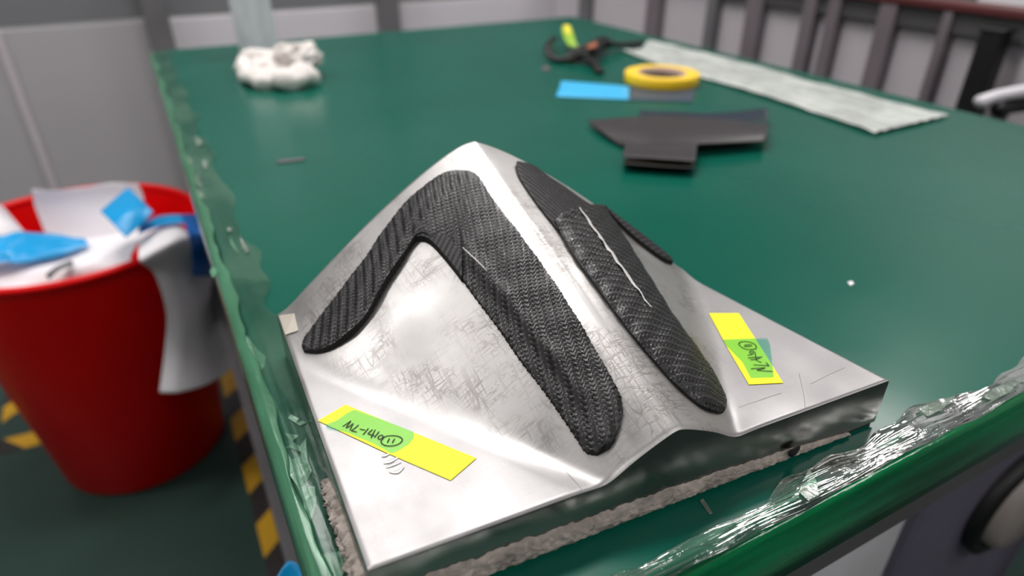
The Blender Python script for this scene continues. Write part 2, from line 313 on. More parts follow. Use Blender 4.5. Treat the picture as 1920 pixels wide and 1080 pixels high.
for P in ([(0.0302,0.8829),(0.0350,0.8707),(0.0355,0.8472),(0.0293,0.8438)],[(0.0144,0.8068),(0.0189,0.7962),(0.0178,0.7732),(0.0130,0.7796)],[(0.0186,0.7485),(0.0186,0.7220),(0.0199,0.7011),(0.0155,0.7068)],[(0.0138,0.6995),(0.0174,0.6863),(0.0183,0.6673),(0.0140,0.6726)],[(0.0295,0.7906),(0.0337,0.7783),(0.0296,0.7518),(0.0268,0.7608)],[(0.0355,0.5651),(0.0363,0.5505),(0.0382,0.5326),(0.0350,0.5256),(0.0335,0.5374)],[(0.0285,0.5873),(0.0323,0.5827),(0.0294,0.5744),(0.0268,0.5782)]): rel(prism('torn_flake',P,T+.0022,.0004,CLEARFL),tl)
# scraps of clutter under the bench, seen below the near edge
cb=thing('equipment_cabinet','purple grey cabinet with a black ringed beige cap under the bench','cabinet',(.8,.4,0))
box('body',.567,.925,.205,.60,0,.58,PURP,cb,.01); 
def disc(nm,c,prof,mat,root):      # lathe about -Y axis
    seg=40; V=[(c[0]+rr_*math.cos(6.28319*j/seg),c[1]-d,c[2]+rr_*math.sin(6.28319*j/seg)) for rr_,d in prof for j in range(seg)]
    F=[(i*seg+j,i*seg+(j+1)%seg,(i+1)*seg+(j+1)%seg,(i+1)*seg+j) for i in range(len(prof)-1) for j in range(seg)]
    o=link(nm,mesh(nm,V,F),mat); rel(o,root); return o
# ============================================================= floor marks, bin
def hazard(nm,a,b,wd,lab,n):
    a=np.array(a);b=np.array(b);d=(b-a);Ln=np.linalg.norm(d);d/=Ln;s=np.array([-d[1],d[0]])
    root=thing(nm,lab,'floor tape',(float(a[0]),float(a[1]),0)); st=Ln/n
    for i in range(n):
        p=a+d*st*i; sk=d*wd*.9; q=[p-s*wd/2+sk,p+d*st-s*wd/2+sk,p+d*st+s*wd/2,p+s*wd/2]
        rel(prism('stripe',[tuple(map(float,k)) for k in q],.0005,.0008,HY if i%2==0 else HB),root)
hazard('floor_hazard_tape',(.002,.55),(.002,2.2),.054,'black and yellow hazard tape on the floor along the left bench side',20)
hazard('floor_hazard_tape',(-.80,1.45),(-.30,1.42),.05,'black and yellow hazard tape on the floor to the left behind the red bin',9)
hazard('floor_hazard_tape',(-.45,1.52),(-.48,2.25),.05,'black and yellow floor tape running back past the left of the red bin',12)
BX,BY=-.193,1.303
bn=thing('waste_bin','round red plastic waste bin overflowing with white paper and blue film','bin',(BX,BY,0))
lathe('bin_body',[(.0,.004),(.145,.001),(.155,.008),(.206,.47),(.213,.497),(.2165,.500),(.2165,.494),(.2150,.49)][::1]+[],(BX,BY),RED,bn,96)
lathe('bin_lining',[(.2125,.4985),(.2045,.47),(.153,.012),(0,.012)],(BX,BY),RED,bn,96)
tor=[(BX+.2135*math.cos(a),BY+.2135*math.sin(a),.4985) for a in np.linspace(0,2*math.pi,49)]; tube('rim',tor,.0065,RED,bn,10,1,160)
paps='papers and films in the red bin'
tag(patch('paper_sheet',[[(-0.2303,1.3525,0.5650),(-0.1483,1.3285,0.5650),(-0.0657,1.3049,0.5650)],[(-0.2369,1.3603,0.5300),(-0.1541,1.3296,0.5300),(-0.0644,1.3011,0.5300)],[(-0.2351,1.3514,0.4700),(-0.1623,1.3125,0.4700),(-0.0878,1.2726,0.4700)]],20,24,PAPER,None,.0006,.002,3),'white paper sheet standing upright at the back of the red bin','paper',paps)
tag(patch('paper_sheet',[[(-0.3347,1.4082,0.5500),(-0.2990,1.3674,0.5500),(-0.2777,1.3401,0.5500)],[(-0.3357,1.3363,0.5200),(-0.2889,1.3234,0.5200),(-0.2534,1.3040,0.5050)],[(-0.3434,1.3166,0.4900),(-0.2967,1.3030,0.4900),(-0.2456,1.3051,0.4800)]],20,20,PAPER),'white paper sheet curling at the left of the red bin','paper',paps)
tag(patch('paper_sheet',[[(-0.3636,1.3940,0.4600),(-0.2302,1.3593,0.4600),(-0.0943,1.3167,0.4800),(-0.0499,1.2436,0.4950)],[(-0.3476,1.2960,0.4700),(-0.2233,1.2192,0.4850),(-0.1344,1.2049,0.4950),(-0.0699,1.1939,0.5100)],[(-0.3373,1.2288,0.4750),(-0.2447,1.1792,0.4800),(-0.1665,1.1572,0.4900),(-0.0926,1.1446,0.5070)],[(-0.3383,1.2102,0.4650),(-0.2481,1.1620,0.4650),(-0.1795,1.1445,0.4700),(-0.0992,1.1166,0.5000)]],30,50,PAPER,None,.0006,.003,3),'white liner paper lying across the mouth of the red bin','paper',paps)
tag(patch('paper_sheet',[[(-0.0794,1.1434,0.5220),(-0.0457,1.1496,0.5350),(-0.0173,1.1487,0.5350),(-0.0079,1.1513,0.5140)],[(-0.0819,1.0642,0.5240),(-0.0424,1.0654,0.5380),(-0.0110,1.0812,0.5350),(0.0127,1.0970,0.5080)],[(-0.0713,1.1131,0.4718),(-0.0452,1.1239,0.4596),(-0.0131,1.1599,0.4388),(0.0249,1.2860,0.3554)],[(-0.0708,1.1062,0.4028),(-0.0417,1.1196,0.3866),(-0.0040,1.1684,0.3538),(0.0316,1.2824,0.2671)],[(-0.0881,1.0789,0.3486),(-0.0569,1.0867,0.3331),(-0.0160,1.1299,0.2980),(0.0307,1.2563,0.2032)],[(-0.1131,1.0469,0.2881),(-0.0819,1.0494,0.2754),(-0.0307,1.0882,0.2524),(0.0281,1.1732,0.2279)]],50,40,PAPER,None,.0006),'white paper draped over the right rim of the red bin and hanging down','paper',paps)
flm='blue film offcuts in the red bin'
tag(patch('blue_film_offcut',[[(-0.0778,1.2306,0.5850),(-0.0611,1.1722,0.5800),(-0.0472,1.1367,0.5700)],[(-0.0998,1.1926,0.5820),(-0.0821,1.1347,0.5780),(-0.0676,1.1166,0.5600)],[(-0.1208,1.1578,0.5780),(-0.1054,1.1145,0.5700),(-0.0923,1.0868,0.5550)]],12,12,BLUE),'square bright blue film offcut leaning against the upright white sheet','film',flm)
tag(patch('blue_film_offcut',[[(-0.0729,1.1586,0.5450),(-0.0410,1.1652,0.5500),(-0.0052,1.1534,0.5500),(0.0160,1.1421,0.5500)],[(-0.0776,1.1155,0.5450),(-0.0443,1.1316,0.5450),(-0.0088,1.1194,0.5470),(0.0175,1.0764,0.5400)]],10,24,BLUE),'light blue film strip bent over the white paper at the right rim','film',flm)
tag(patch('blue_film_offcut',[[(-0.0107,1.1512,0.5520),(0.0104,1.1374,0.5530),(0.0359,1.1119,0.5500)],[(-0.0064,1.0766,0.5500),(0.0134,1.0550,0.5500),(0.0359,1.0547,0.5450)],[(-0.0098,1.1011,0.4968),(0.0139,1.1289,0.4782),(0.0404,1.1847,0.4460)],[(-0.0169,1.0931,0.4653),(0.0057,1.1176,0.4461),(0.0362,1.1750,0.4097)]],24,14,BLUED),'dark blue film strip hanging over the right rim of the red bin','film',flm)
tag(patch('blue_film_offcut',[[(-0.3243,1.2905,0.5150),(-0.2869,1.2866,0.5150),(-0.2441,1.3040,0.5100),(-0.1670,1.2503,0.5000)],[(-0.3176,1.2366,0.5150),(-0.2810,1.2277,0.5150),(-0.2392,1.2339,0.5100),(-0.1610,1.2284,0.5000)],[(-0.3186,1.2173,0.5050),(-0.2819,1.2038,0.5050),(-0.2434,1.1979,0.5000),(-0.1591,1.2181,0.4980)]],16,40,BLUE,None,.0005,.002,4),'crumpled blue film twisting to a point at the left of the red bin','film',flm)
tag(patch('dark_film_scrap',[[(-0.2176,1.1340,0.5000),(-0.2044,1.1566,0.5000),(-0.1828,1.1718,0.5000)],[(-0.2123,1.1160,0.4980),(-0.2000,1.1382,0.5000),(-0.1799,1.1495,0.5000)]],8,10,DSTEEL),'small dark scrap on the white liner paper in the red bin','scrap')
tag(patch('blue_film_offcut',[[(-0.0064,0.3484,0.5800),(0.0045,0.3593,0.5800),(0.0121,0.3500,0.5800)],[(-0.0018,0.3370,0.5700),(0.0137,0.3384,0.5700),(0.0195,0.3305,0.5700)]],8,8,BLUE),'bright blue film corner poking out under the left bench edge','film')
# ============================================================= mould
mould=thing('aluminium_mould','scratched aluminium layup mould block with a rounded three ridged peak on the bench','mould',(.165,.255,T))
nu,nv=300,230; u=np.linspace(0,1,nu); v=np.linspace(0,1,nv)
A=np.array((0.0283,0.1687)); Bc=np.array((0.3074,0.1503))
back=np.array([(0,.034,.369),(.245,.10,.3722),(.5,.172,.3742),(.72,.2276,.335),(.94,.2827,.296),(1,.2885,.2925)])
bx=np.interp(u,back[:,0],back[:,1]); by=np.interp(u,back[:,0],back[:,2])
fx=A[0]+(Bc[0]-A[0])*u; fy=A[1]+(Bc[1]-A[1])*u
X=fx[None,:]*(1-v[:,None])+bx[None,:]*v[:,None]; Y=fy[None,:]*(1-v[:,None])+by[None,:]*v[:,None]
Zt=H(X,Y)
rim=np.zeros_like(Zt); 
for k,dz in ((0,.0007),(1,.0002)): rim[k,:]=dz; rim[-1-k,:]=np.maximum(rim[-1-k,:],dz); rim[:,k]=np.maximum(rim[:,k],dz); rim[:,-1-k]=np.maximum(rim[:,-1-k],dz)
Zt=Zt-rim; Gt=np.stack([X,Y,Zt],-1)
mf=gridmesh('moulding_face',Gt); at=mf.attributes.new('sanded','FLOAT','POINT'); at.data.foreach_set('value',np.clip(.14+(field(X,Y)-PT)/.006,.14,1).astype(np.float32).reshape(-1))
top=link('moulding_face',mf,ALU); rel(top,mould)
per=[Gt[0,j] for j in range(nu)]+[Gt[i,-1] for i in range(1,nv)]+[Gt[-1,j] for j in range(nu-2,-1,-1)]+[Gt[i,0] for i in range(nv-2,0,-1)]
cen=np.array([.16,.25])
def shr(p,k,z): 
    d=np.array(p[:2])-cen; return (p[0]+d[0]*k,p[1]+d[1]*k,z)
n=len(per); Vv=[tuple(p) for p in per]+[shr(p,.002,p[2]-.0008) for p in per]+[shr(p,.002,T+.0025) for p in per]
Fv=[(i+n*k,i+n*(k+1),(i+1)%n+n*(k+1),(i+1)%n+n*k) for k in (0,1) for i in range(n)]; Fv.append(tuple(range(2*n,3*n)))
sd=link('block_sides',mesh('block_sides',Vv,Fv),ALUS,None,True); rel(sd,mould); sd.data.set_sharp_from_angle(angle=math.radians(35))
Vb=[shr(p,-.008,T+.0026) for p in per]+[shr(p,-.008,T) for p in per]; bs=link('gap_shade',mesh('gap_shade',Vb,[(i,i+n,(i+1)%n+n,(i+1)%n) for i in range(n)]),BLK); rel(bs,mould)  # black skirt stands for the shaded gap under the block
# corner tab, scribed lines, stamped strokes with painted highlights
zb=lambda off:(lambda x,y:float(field(x,y))+T+off)
def onmould(name,pts,w,mat,off=.0003,root=mould,n=None):
    P=[(x,y,float(field(x,y))+T+off) for x,y in pts]; return tube(name,P,w,mat,root,6,.35,n)
tb=[(0.0343,0.3651),(0.0424,0.3567),(0.0408,0.3394),(0.0335,0.3426)]
decal_tab=prism('corner_tab',tb,0,.0003,STAIN,None,zb(.0003)); rel(decal_tab,mould)
for pts in [[(0.0322,0.3426),(0.0362,0.3406),(0.0405,0.3392)],[(0.2210,0.1717),(0.2327,0.1706),(0.2484,0.1694)],[(0.2678,0.1674),(0.2853,0.1684),(0.2952,0.1684)],[(0.2696,0.1767),(0.2575,0.1630),(0.2498,0.1554)],[(0.1214,0.1756),(0.1220,0.1665),(0.1214,0.1619)]]: onmould('scribed_line',pts,.00016,DARKSC,.00005)
for pts in [[(0.0518,0.2233),(0.0534,0.2229),(0.0558,0.2231)],[(0.0512,0.2187),(0.0543,0.2182),(0.0584,0.2190)],[(0.0514,0.2156),(0.0547,0.2157),(0.0585,0.2156)],[(0.0519,0.2125),(0.0549,0.2105),(0.0585,0.2122)]]: onmould('stamped_stroke',pts,[.0006,.0011,.0005],BRIGHT,.0002)
# fluffy sealant ribbon along the foot
def ribbon(name,pts,hs,th,mat,root,n=220,m=12):
    P=cr(np.array(pts),n); hs=np.interp(np.linspace(0,1,n),np.linspace(0,1,len(hs)),hs); Gd=np.zeros((n,m,3)); rs=rng.normal(0,1,(n,m))
    for k in range(3): rs=(rs+np.roll(rs,1,0)+np.roll(rs,-1,0))/2.2
    for i in range(n):
        t=P[min(i+1,n-1)]-P[max(i-1,0)]; t/=np.linalg.norm(t)+1e-9; nrm=np.array([t[1],-t[0]])
        for j in range(m):
            a=j/(m-1); out=th*math.sin(a*math.pi)**.5*(1+.22*rs[i,j])*(.6+.4*min(1,hs[i]/.008)); z=hs[i]*(1-a)*(1+.035*rs[i,0]+.05*rs[i,j]*(j>2))
            Gd[i,j]=(P[i,0]+nrm[0]*out,P[i,1]+nrm[1]*out,T+.0012+z)
    o=link(name,gridmesh(name,Gd),mat); rel(o,root); return o
fb=[tuple(A+(Bc-A)*k+np.array([0,-.0003])) for k in np.linspace(-.002,.93,9)]
rb=ribbon('sealant_ribbon',fb,[.0155,.0150,.0145,.0135,.0120,.0110,.0095,.0075,.0045,.001],.0022,FLUFF,mould,420,14)
lb=[(float(A[0]+(.034-A[0])*k)-.0002,float(A[1]+(.369-A[1])*k)) for k in np.linspace(.42,-.004,8)]
ribbon('sealant_ribbon',lb,[.0,.006,.012,.015,.013,.014,.016,.0155],.0045,FLUFF,mould,200,14)
k=.775; cpt=A+(Bc-A)*k
bl=link('black_fleck',mesh('t',*(lambda: ([(cpt[0]+.004*math.cos(a)*s_*(1+.25*math.sin(3*a)),cpt[1]-.0028-.0012*c_,T+.0075+.0036*math.sin(a)*s_*(1+.2*math.cos(2*a))) for s_,c_ in ((1,0),(.8,.7),(.01,1)) for a in np.linspace(0,6.2832,14)[:-1]],[(i*13+j,i*13+(j+1)%13,(i+1)*13+(j+1)%13,(i+1)*13+j) for i in range(2) for j in range(13)]))()),BLK); rel(bl,mould)
# ============================================================= carbon pieces
def weave(P,Q_,wd):
    a=(P+Q_)/math.sqrt(2)/wd; b=(P-Q_)/math.sqrt(2)/wd
    i=np.floor(a); j=np.floor(b); over=np.mod(i-j,4)<2; fa=a-i-.5; fb_=b-j-.5
    ca=np.sqrt(np.clip(1-(fa*1.85)**2,0,1)); cb_=np.sqrt(np.clip(1-(fb_*1.85)**2,0,1))
    # waviness along the run of the tow on top
    ra=np.cos((np.mod(b-i,4)-1.0)*math.pi/2.2); rb_=np.cos((np.mod(a-j-1,4)-1.0)*math.pi/2.2)
    z=np.where(over,ca*.75+.35*np.clip(ra,-.5,1),cb_*.75+.35*np.clip(rb_,-.5,1)); return z,over
def ply(name,pairs,n,m,off,mat,root,wd,amp,dirv,skirt=.0004,edge=CEDGE,bulge=None,kk=1.12):
    Gp=cr(np.array(pairs,float),n); vv=np.linspace(0,1,m)
    # even out spacing along
    Pm=Gp.mean(1); dl=np.r_[0,np.cumsum(np.linalg.norm(np.diff(Pm,axis=0),axis=1)+.15*np.linalg.norm(np.diff(Gp[:,0],axis=0),axis=1))]; tt=np.interp(np.linspace(0,dl[-1],n),dl,np.linspace(0,1,n))*(len(pairs)-1)
    Gp=np.array([[np.interp(tt,np.linspace(0,len(pairs)-1,n),Gp[:,e,d]) for d in (0,1)] for e in (0,1)]).transpose(2,0,1)
    XY=Gp[:,0][:,None,:]*(1-vv[None,:,None])+Gp[:,1][:,None,:]*vv[None,:,None]; x=XY[...,0]; y=XY[...,1]
    U=np.linspace(0,1,n)[:,None]*np.ones((1,m)); V_=np.ones((n,1))*vv[None,:]
    base=field(x,y); o_=off(U,V_)
    d=np.array(dirv)/np.hypot(*dirv); e=np.array((-d[1],d[0]))
    s1=(x*d[0]+y*d[1])*kk; s2=x*e[0]+y*e[1]
    wz,ov=weave(s1+.0012*np.sin(s2*70),s2+.0012*np.sin(s1*55),wd)
    z=T+base+o_
    h=.0004; gx=(field(x+h,y)-field(x-h,y))/(2*h); gy=(field(x,y+h)-field(x,y-h))/(2*h); nl=np.sqrt(gx*gx+gy*gy+1)
    edgef=np.clip(np.minimum(np.minimum(V_,1-V_)*12,np.minimum(U,1-U)*60),0,1)
    a_=amp*wz*(.12+.88*edgef)
    rag=.00018*(np.sin(U*900)+np.sin(U*410))*(np.clip(1-np.minimum(V_,1-V_)*25,0,1))
    Gz=np.stack([x-gx/nl*a_+rag*e[0],y-gy/nl*a_+rag*e[1],z+a_/nl],-1)
    me=gridmesh(name,Gz); at=me.attributes.new('tow','FLOAT','POINT'); at.data.foreach_set('value',ov.astype(np.float32).reshape(-1))
    o=link(name,me,mat); rel(o,root)
    per=[Gz[0,j] for j in range(m)]+[Gz[i,-1] for i in range(1,n)]+[Gz[-1,j] for j in range(m-2,-1,-1)]+[Gz[i,0] for i in range(n-2,0,-1)]
    lo=[(p[0],p[1],min(p[2]-.0003,float(T+field(p[0],p[1])+skirt))) for p in per]; k=len(per)
    sk=link('cut_edge',mesh('cut_edge',[tuple(p) for p in per]+lo,[(i,(i+1)%k,(i+1)%k+k,i+k) for i in range(k)]),edge); rel(sk,o)
    return o,Gz
def sst(a,b,x): t=np.clip((x-a)/(b-a),0,1); return t*t*(3-2*t)
p1=thing('carbon_fibre_preform','black carbon twill boomerang preform draped over the left face of the mould','carbon preform',(.10,.26,T+.09))
prs=[((0.0391,0.3237),(0.0391,0.3197)),((0.0423,0.3298),(0.0445,0.3133)),((0.0532,0.3338),(0.0526,0.3088)),((0.0688,0.3397),(0.0642,0.3065)),((0.0850,0.3462),(0.0759,0.3093)),((0.1000,0.3531),(0.0888,0.3177)),((0.1126,0.3579),(0.1014,0.3240)),((0.1267,0.3613),(0.1101,0.3287)),((0.1425,0.3601),(0.1149,0.3295)),((0.1530,0.3535),(0.1181,0.3264)),((0.1592,0.3432),(0.1199,0.3189)),((0.1592,0.3172),(0.1225,0.2976)),((0.1599,0.2894),(0.1248,0.2722)),((0.1606,0.2640),(0.1268,0.2515)),((0.1598,0.2409),(0.1280,0.2307)),((0.1590,0.2193),(0.1299,0.2130)),((0.1573,0.2003),(0.1311,0.1952)),((0.1552,0.1838),(0.1318,0.1824)),((0.1488,0.1754),(0.1322,0.1775)),((0.1423,0.1714),(0.1339,0.1745)),((0.1378,0.1720),(0.1360,0.1726))]
def off1(U,V):
    V=1-V
    left=1-sst(.36,.46,U); right=1-left
    vc=.24+.14*sst(.5,.95,U)
    crest=np.exp(-((V-vc)/.10)**2)*.0021*sst(.46,.55,U)*(1-sst(.86,.98,U))
    dip=-np.exp(-((V-vc+.13)/.07)**2)*.0003*sst(.46,.55,U)
    roll=.0016*np.sin(np.pi*np.clip(V,0,1))
    lift=left*.0030*(1-V)**1.5*sst(.0,.10,U)+.0010
    wob=.0004*np.sin(U*37+V*5)+.0003*np.sin(U*83-V*9)
    return .0011+crest+dip+roll+lift+wob
o1,G1=ply('twill_ply',prs,950,140,off1,CF,p1,.0018,.00055,(.33,.944),.0004)
def sliver(name,Gz,i0,i1,v0,v1,w,mat,root,lift=.0007):
    n,m=Gz.shape[:2]; L=[]
    for t in np.linspace(0,1,26):
        i=int(round(i0+(i1-i0)*t)); v=(v0+(v1-v0)*t)*(m-1); j=int(v); p=Gz[i,j]; q=Gz[i,min(j+2,m-1)]; s=(q-p)/(np.linalg.norm(q-p)+1e-9); ww=w*math.sin(math.pi*min(1,t*.93+.07))**.6
        L.append([tuple(p-s*ww+(0,0,lift)),tuple(p+(0,0,lift*1.9)),tuple(p+s*ww+(0,0,lift))])
    o=link(name,gridmesh(name,np.array(L)),mat); rel(o,root); return o
sliver('pale_slit',G1,478,560,.80,.74,.00045,MESH,o1)
# folded dull corner ply under the peak of piece one
prs=[((0.1130,0.3303),(0.1141,0.3290)),((0.1169,0.3283),(0.1172,0.3250)),((0.1224,0.3228),(0.1193,0.3182)),((0.1268,0.3154),(0.1209,0.3068)),((0.1279,0.3089),(0.1222,0.2954)),((0.1287,0.2995),(0.1229,0.2873))]
cp,_=ply('corner_fold',prs,90,40,lambda U,V:.0042+0*U,CFM,p1,.0012,.00008,(.8,.6),.0004)
p2=thing('carbon_fibre_preform','black carbon twill preform with a pale slit on the right face of the mould','carbon preform',(.235,.24,T+.07))
prs=[((0.1877,0.3458),(0.1911,0.3485)),((0.1845,0.3365),(0.2021,0.3488)),((0.1832,0.3253),(0.2091,0.3403)),((0.1825,0.3093),(0.2183,0.3322)),((0.1830,0.2964),(0.2290,0.3227)),((0.1837,0.2845),(0.2406,0.3233))]
i2,_=ply('inner_ply',prs,260,80,lambda U,V:.0012+.0018*np.sin(np.pi*V)**.7+.0006*V,CFM,p2,.0011,.00010,(.4,-.9),.0004)
prs=[((0.1848,0.2935),(0.2402,0.3228)),((0.1823,0.2766),(0.2401,0.3090)),((0.1807,0.2612),(0.2376,0.2907)),((0.1808,0.2482),(0.2340,0.2729)),((0.1806,0.2277),(0.2303,0.2517)),((0.1812,0.2098),(0.2260,0.2305)),((0.1831,0.1946),(0.2256,0.2133)),((0.1860,0.1812),(0.2240,0.1980)),((0.1917,0.1716),(0.2208,0.1845)),((0.1986,0.1686),(0.2168,0.1763)),((0.2063,0.1692),(0.2105,0.1711))]
def off2(U,V): return .0018+.0022*sst(0,.16,V)*(1-sst(.9,1,U))+.0022*np.sin(np.pi*np.clip(V,0,1))+.0007*np.exp(-(U/.03)**2)+.0003*np.sin(U*60+V*6)
o2,G2=ply('outer_ply',prs,700,110,off2,CF,p2,.0018,.00055,(.985,-.17),.0004)
sliver('pale_slit',G2,12,412,.44,.52,.0014,MESH,o2)
prs=[((0.1857,0.2949),(0.1893,0.2960)),((0.1816,0.2625),(0.1843,0.2628)),((0.1811,0.2282),(0.1847,0.2293)),((0.1835,0.1947),(0.1872,0.1957)),((0.1906,0.1739),(0.1945,0.1749)),((0.2020,0.1700),(0.2056,0.1713))]
ply('lower_lip',prs,200,8,lambda U,V:.0018+0*U,CEDGE,p2,.001,.0001,(1,0),.0003)
prs=[((.2420,.3245),(.2435,.3238)),((.2460,.3130),(.2540,.3170)),((.2510,.3030),(.2635,.3105)),((.2590,.2955),(.2715,.3045)),((.2695,.2905),(.2780,.2992)),((.2780,.2920),(.2795,.2945))]
ply('rear_ply',prs,160,40,lambda U,V:.0030+.001*np.sin(np.pi*V),CFM,p2,.0011,.00012,(1,.4),.0003)
# ============================================================= labels on the mould
def decal(name,poly,off,th,mat,root=None):
    o=prism(name,poly,0,th,mat,None,zb(off)); 
    if root: rel(o,root)
    return o
def strokes(root,ls,off,w=.00028):
    for l in ls: onmould('ink_stroke',l,w,INK,off,root,max(6,len(l)*5))
la=thing('label_tape','yellow tape label with green handwritten patch on the front left of the mould','label',(.07,.2,T+PT))
decal('yellow_tape',[(0.0321,0.2608),(0.0473,0.2661),(0.0895,0.2016),(0.0738,0.1948),(0.0537,0.2254)],.00025,.0002,YEL,la)
decal('blue_film_patch',[(0.0502,0.2600),(0.0605,0.2455),(0.0704,0.2309),(0.0691,0.2274),(0.0653,0.2243),(0.0606,0.2229),(0.0565,0.2223),(0.0510,0.2327),(0.0421,0.2460),(0.0345,0.2539),(0.0349,0.2558),(0.0403,0.2563),(0.0459,0.2591)],.0006,.00015,BLUET,la)
strokes(la,[[(0.0416,0.2505),(0.0439,0.2515),(0.0462,0.2525)],[(0.0462,0.2525),(0.0443,0.2506),(0.0427,0.2487)],[(0.0427,0.2487),(0.0447,0.2492),(0.0467,0.2502)],[(0.0467,0.2502),(0.0454,0.2485),(0.0439,0.2462)],[(0.0486,0.2479),(0.0464,0.2466),(0.0444,0.2456)],[(0.0444,0.2456),(0.0454,0.2446),(0.0464,0.2435)],[(0.0483,0.2449),(0.0492,0.2440),(0.0503,0.2430)],[(0.0521,0.2434),(0.0505,0.2420),(0.0486,0.2404)],[(0.0536,0.2417),(0.0521,0.2408),(0.0507,0.2399)],[(0.0507,0.2399),(0.0517,0.2387),(0.0531,0.2373)],[(0.0547,0.2409),(0.0530,0.2389),(0.0512,0.2364)],[(0.0558,0.2388),(0.0543,0.2374),(0.0526,0.2360)],[(0.0563,0.2359),(0.0551,0.2359),(0.0541,0.2350),(0.0542,0.2338),(0.0555,0.2337),(0.0565,0.2348),(0.0563,0.2359)],[(0.0587,0.2319),(0.0579,0.2310),(0.0569,0.2298)],[(0.0608,0.2305),(0.0598,0.2296),(0.0589,0.2285)],[(0.0571,0.2341),(0.0553,0.2329),(0.0544,0.2309),(0.0556,0.2284),(0.0583,0.2267),(0.0614,0.2265),(0.0637,0.2281),(0.0634,0.2306),(0.0613,0.2327),(0.0589,0.2339),(0.0571,0.2341)]],.0009)
lb2=thing('label_tape','yellow tape label with green handwritten patch on the right flat of the mould','label',(.27,.21,T+PT))
decal('yellow_tape',[(0.2683,0.2446),(0.2849,0.2363),(0.2699,0.2046),(0.2553,0.1746),(0.2384,0.1821),(0.2519,0.2113)],.00025,.0002,YEL,lb2)
decal('blue_film_patch',[(0.2555,0.2191),(0.2670,0.2140),(0.2793,0.2083),(0.2761,0.2031),(0.2684,0.1949),(0.2607,0.1869),(0.2544,0.1802),(0.2432,0.1855),(0.2495,0.1978),(0.2529,0.2131)],.0006,.00015,BLUET,lb2)
strokes(lb2,[[(0.2600,0.2115),(0.2626,0.2125),(0.2649,0.2117),(0.2669,0.2102),(0.2679,0.2080),(0.2675,0.2055),(0.2654,0.2036),(0.2630,0.2042),(0.2604,0.2054),(0.2594,0.2082),(0.2600,0.2115)],[(0.2619,0.2091),(0.2643,0.2085),(0.2663,0.2076)],[(0.2610,0.2079),(0.2634,0.2072),(0.2654,0.2064)],[(0.2607,0.2031),(0.2623,0.2028),(0.2617,0.2014),(0.2600,0.2013),(0.2595,0.2024),(0.2607,0.2031)],[(0.2566,0.2011),(0.2585,0.2006),(0.2596,0.2002)],[(0.2549,0.1992),(0.2582,0.1980),(0.2611,0.1969)],[(0.2547,0.1972),(0.2585,0.1962),(0.2625,0.1964)],[(0.2621,0.2008),(0.2595,0.1980),(0.2573,0.1950)],[(0.2573,0.1950),(0.2578,0.1937),(0.2584,0.1925)],[(0.2528,0.1931),(0.2561,0.1910),(0.2595,0.1885)],[(0.2605,0.1914),(0.2600,0.1899),(0.2596,0.1883)],[(0.2490,0.1912),(0.2526,0.1898),(0.2565,0.1882)],[(0.2565,0.1882),(0.2541,0.1884),(0.2509,0.1888)],[(0.2509,0.1888),(0.2541,0.1863),(0.2576,0.1840)]],.0009)
# ============================================================= things on the bench
tr_=thing('tape_roll','roll of yellow masking tape lying flat on slate film on the bench','tape roll',(.725,.845,T))
c_=(.7205,.8395); zb0=T+.0022
lathe('tape_winding',[(.0385,zb0),(.0585,zb0),(.0590,zb0+.001),(.0590,zb0+.0142),(.0583,zb0+.0150)],c_,ROLLY,tr_,72)
lathe('tape_side',[(.0583,zb0+.0150),(.050,zb0+.0152),(.0385,zb0+.0150)],c_,ROLLS,tr_,72)
lathe('card_core',[(.0385,zb0+.0148),(.0355,zb0+.0148),(.0355,zb0),(.0385,zb0)],c_,CORE,tr_,72)
tag(patch('blue_film_strip',[[(0.5849,0.9245,0.7500),(0.6226,0.8837,0.7500),(0.6607,0.8433,0.7500)],[(0.5540,0.8809,0.7500),(0.5931,0.8448,0.7500),(0.6322,0.8054,0.7500)],[(0.5258,0.8443,0.7500),(0.5682,0.8111,0.7500),(0.6107,0.7780,0.7500)]],8,14,CYAN,None,.001).__class__ and bpy.context.scene.objects['blue_film_strip'],'bright blue film strip left of the yellow tape roll on the bench','film strip')
tag(patch('slate_film_strip',[[(0.6908,0.8805,0.7500),(0.7234,0.8420,0.7500),(0.7593,0.7945,0.7500)],[(0.6428,0.8182,0.7500),(0.6770,0.7851,0.7500),(0.7168,0.7565,0.7500)],[(0.6088,0.7755,0.7500),(0.6456,0.7491,0.7500),(0.6826,0.7225,0.7500)]],8,14,SLATE,None,.001),'dark slate film strip under the yellow tape roll on the bench','film strip')
for nm in ('blue_film_strip','slate_film_strip'): bpy.data.objects[nm].location.z=.0012
pg='dark prepreg offcuts on the bench'
tag(patch('prepreg_offcut',[[(0.4860,0.7027,0.7560),(0.5441,0.6671,0.7620),(0.6117,0.6226,0.7620),(0.6658,0.5669,0.7620)],[(0.4739,0.6516,0.7560),(0.5080,0.6008,0.7680),(0.5663,0.5648,0.7680),(0.6279,0.5321,0.7660)],[(0.4685,0.6063,0.7530),(0.4798,0.5600,0.7640),(0.5363,0.5383,0.7640),(0.6112,0.5186,0.7620)]],20,30,PRE,None,.0008),'broad pointed charcoal prepreg offcut lying on the other offcuts','offcut',pg)
tag(patch('prepreg_offcut',[[(0.5842,0.7176,0.7530),(0.6166,0.6787,0.7560),(0.6552,0.6439,0.7580),(0.7027,0.6032,0.7680)],[(0.5587,0.6869,0.7530),(0.5931,0.6509,0.7560),(0.6304,0.6175,0.7580),(0.6766,0.5770,0.7620)]],10,26,NAVY,None,.0008),'narrow navy prepreg strip with a raised end behind the broad charcoal offcut','offcut',pg)
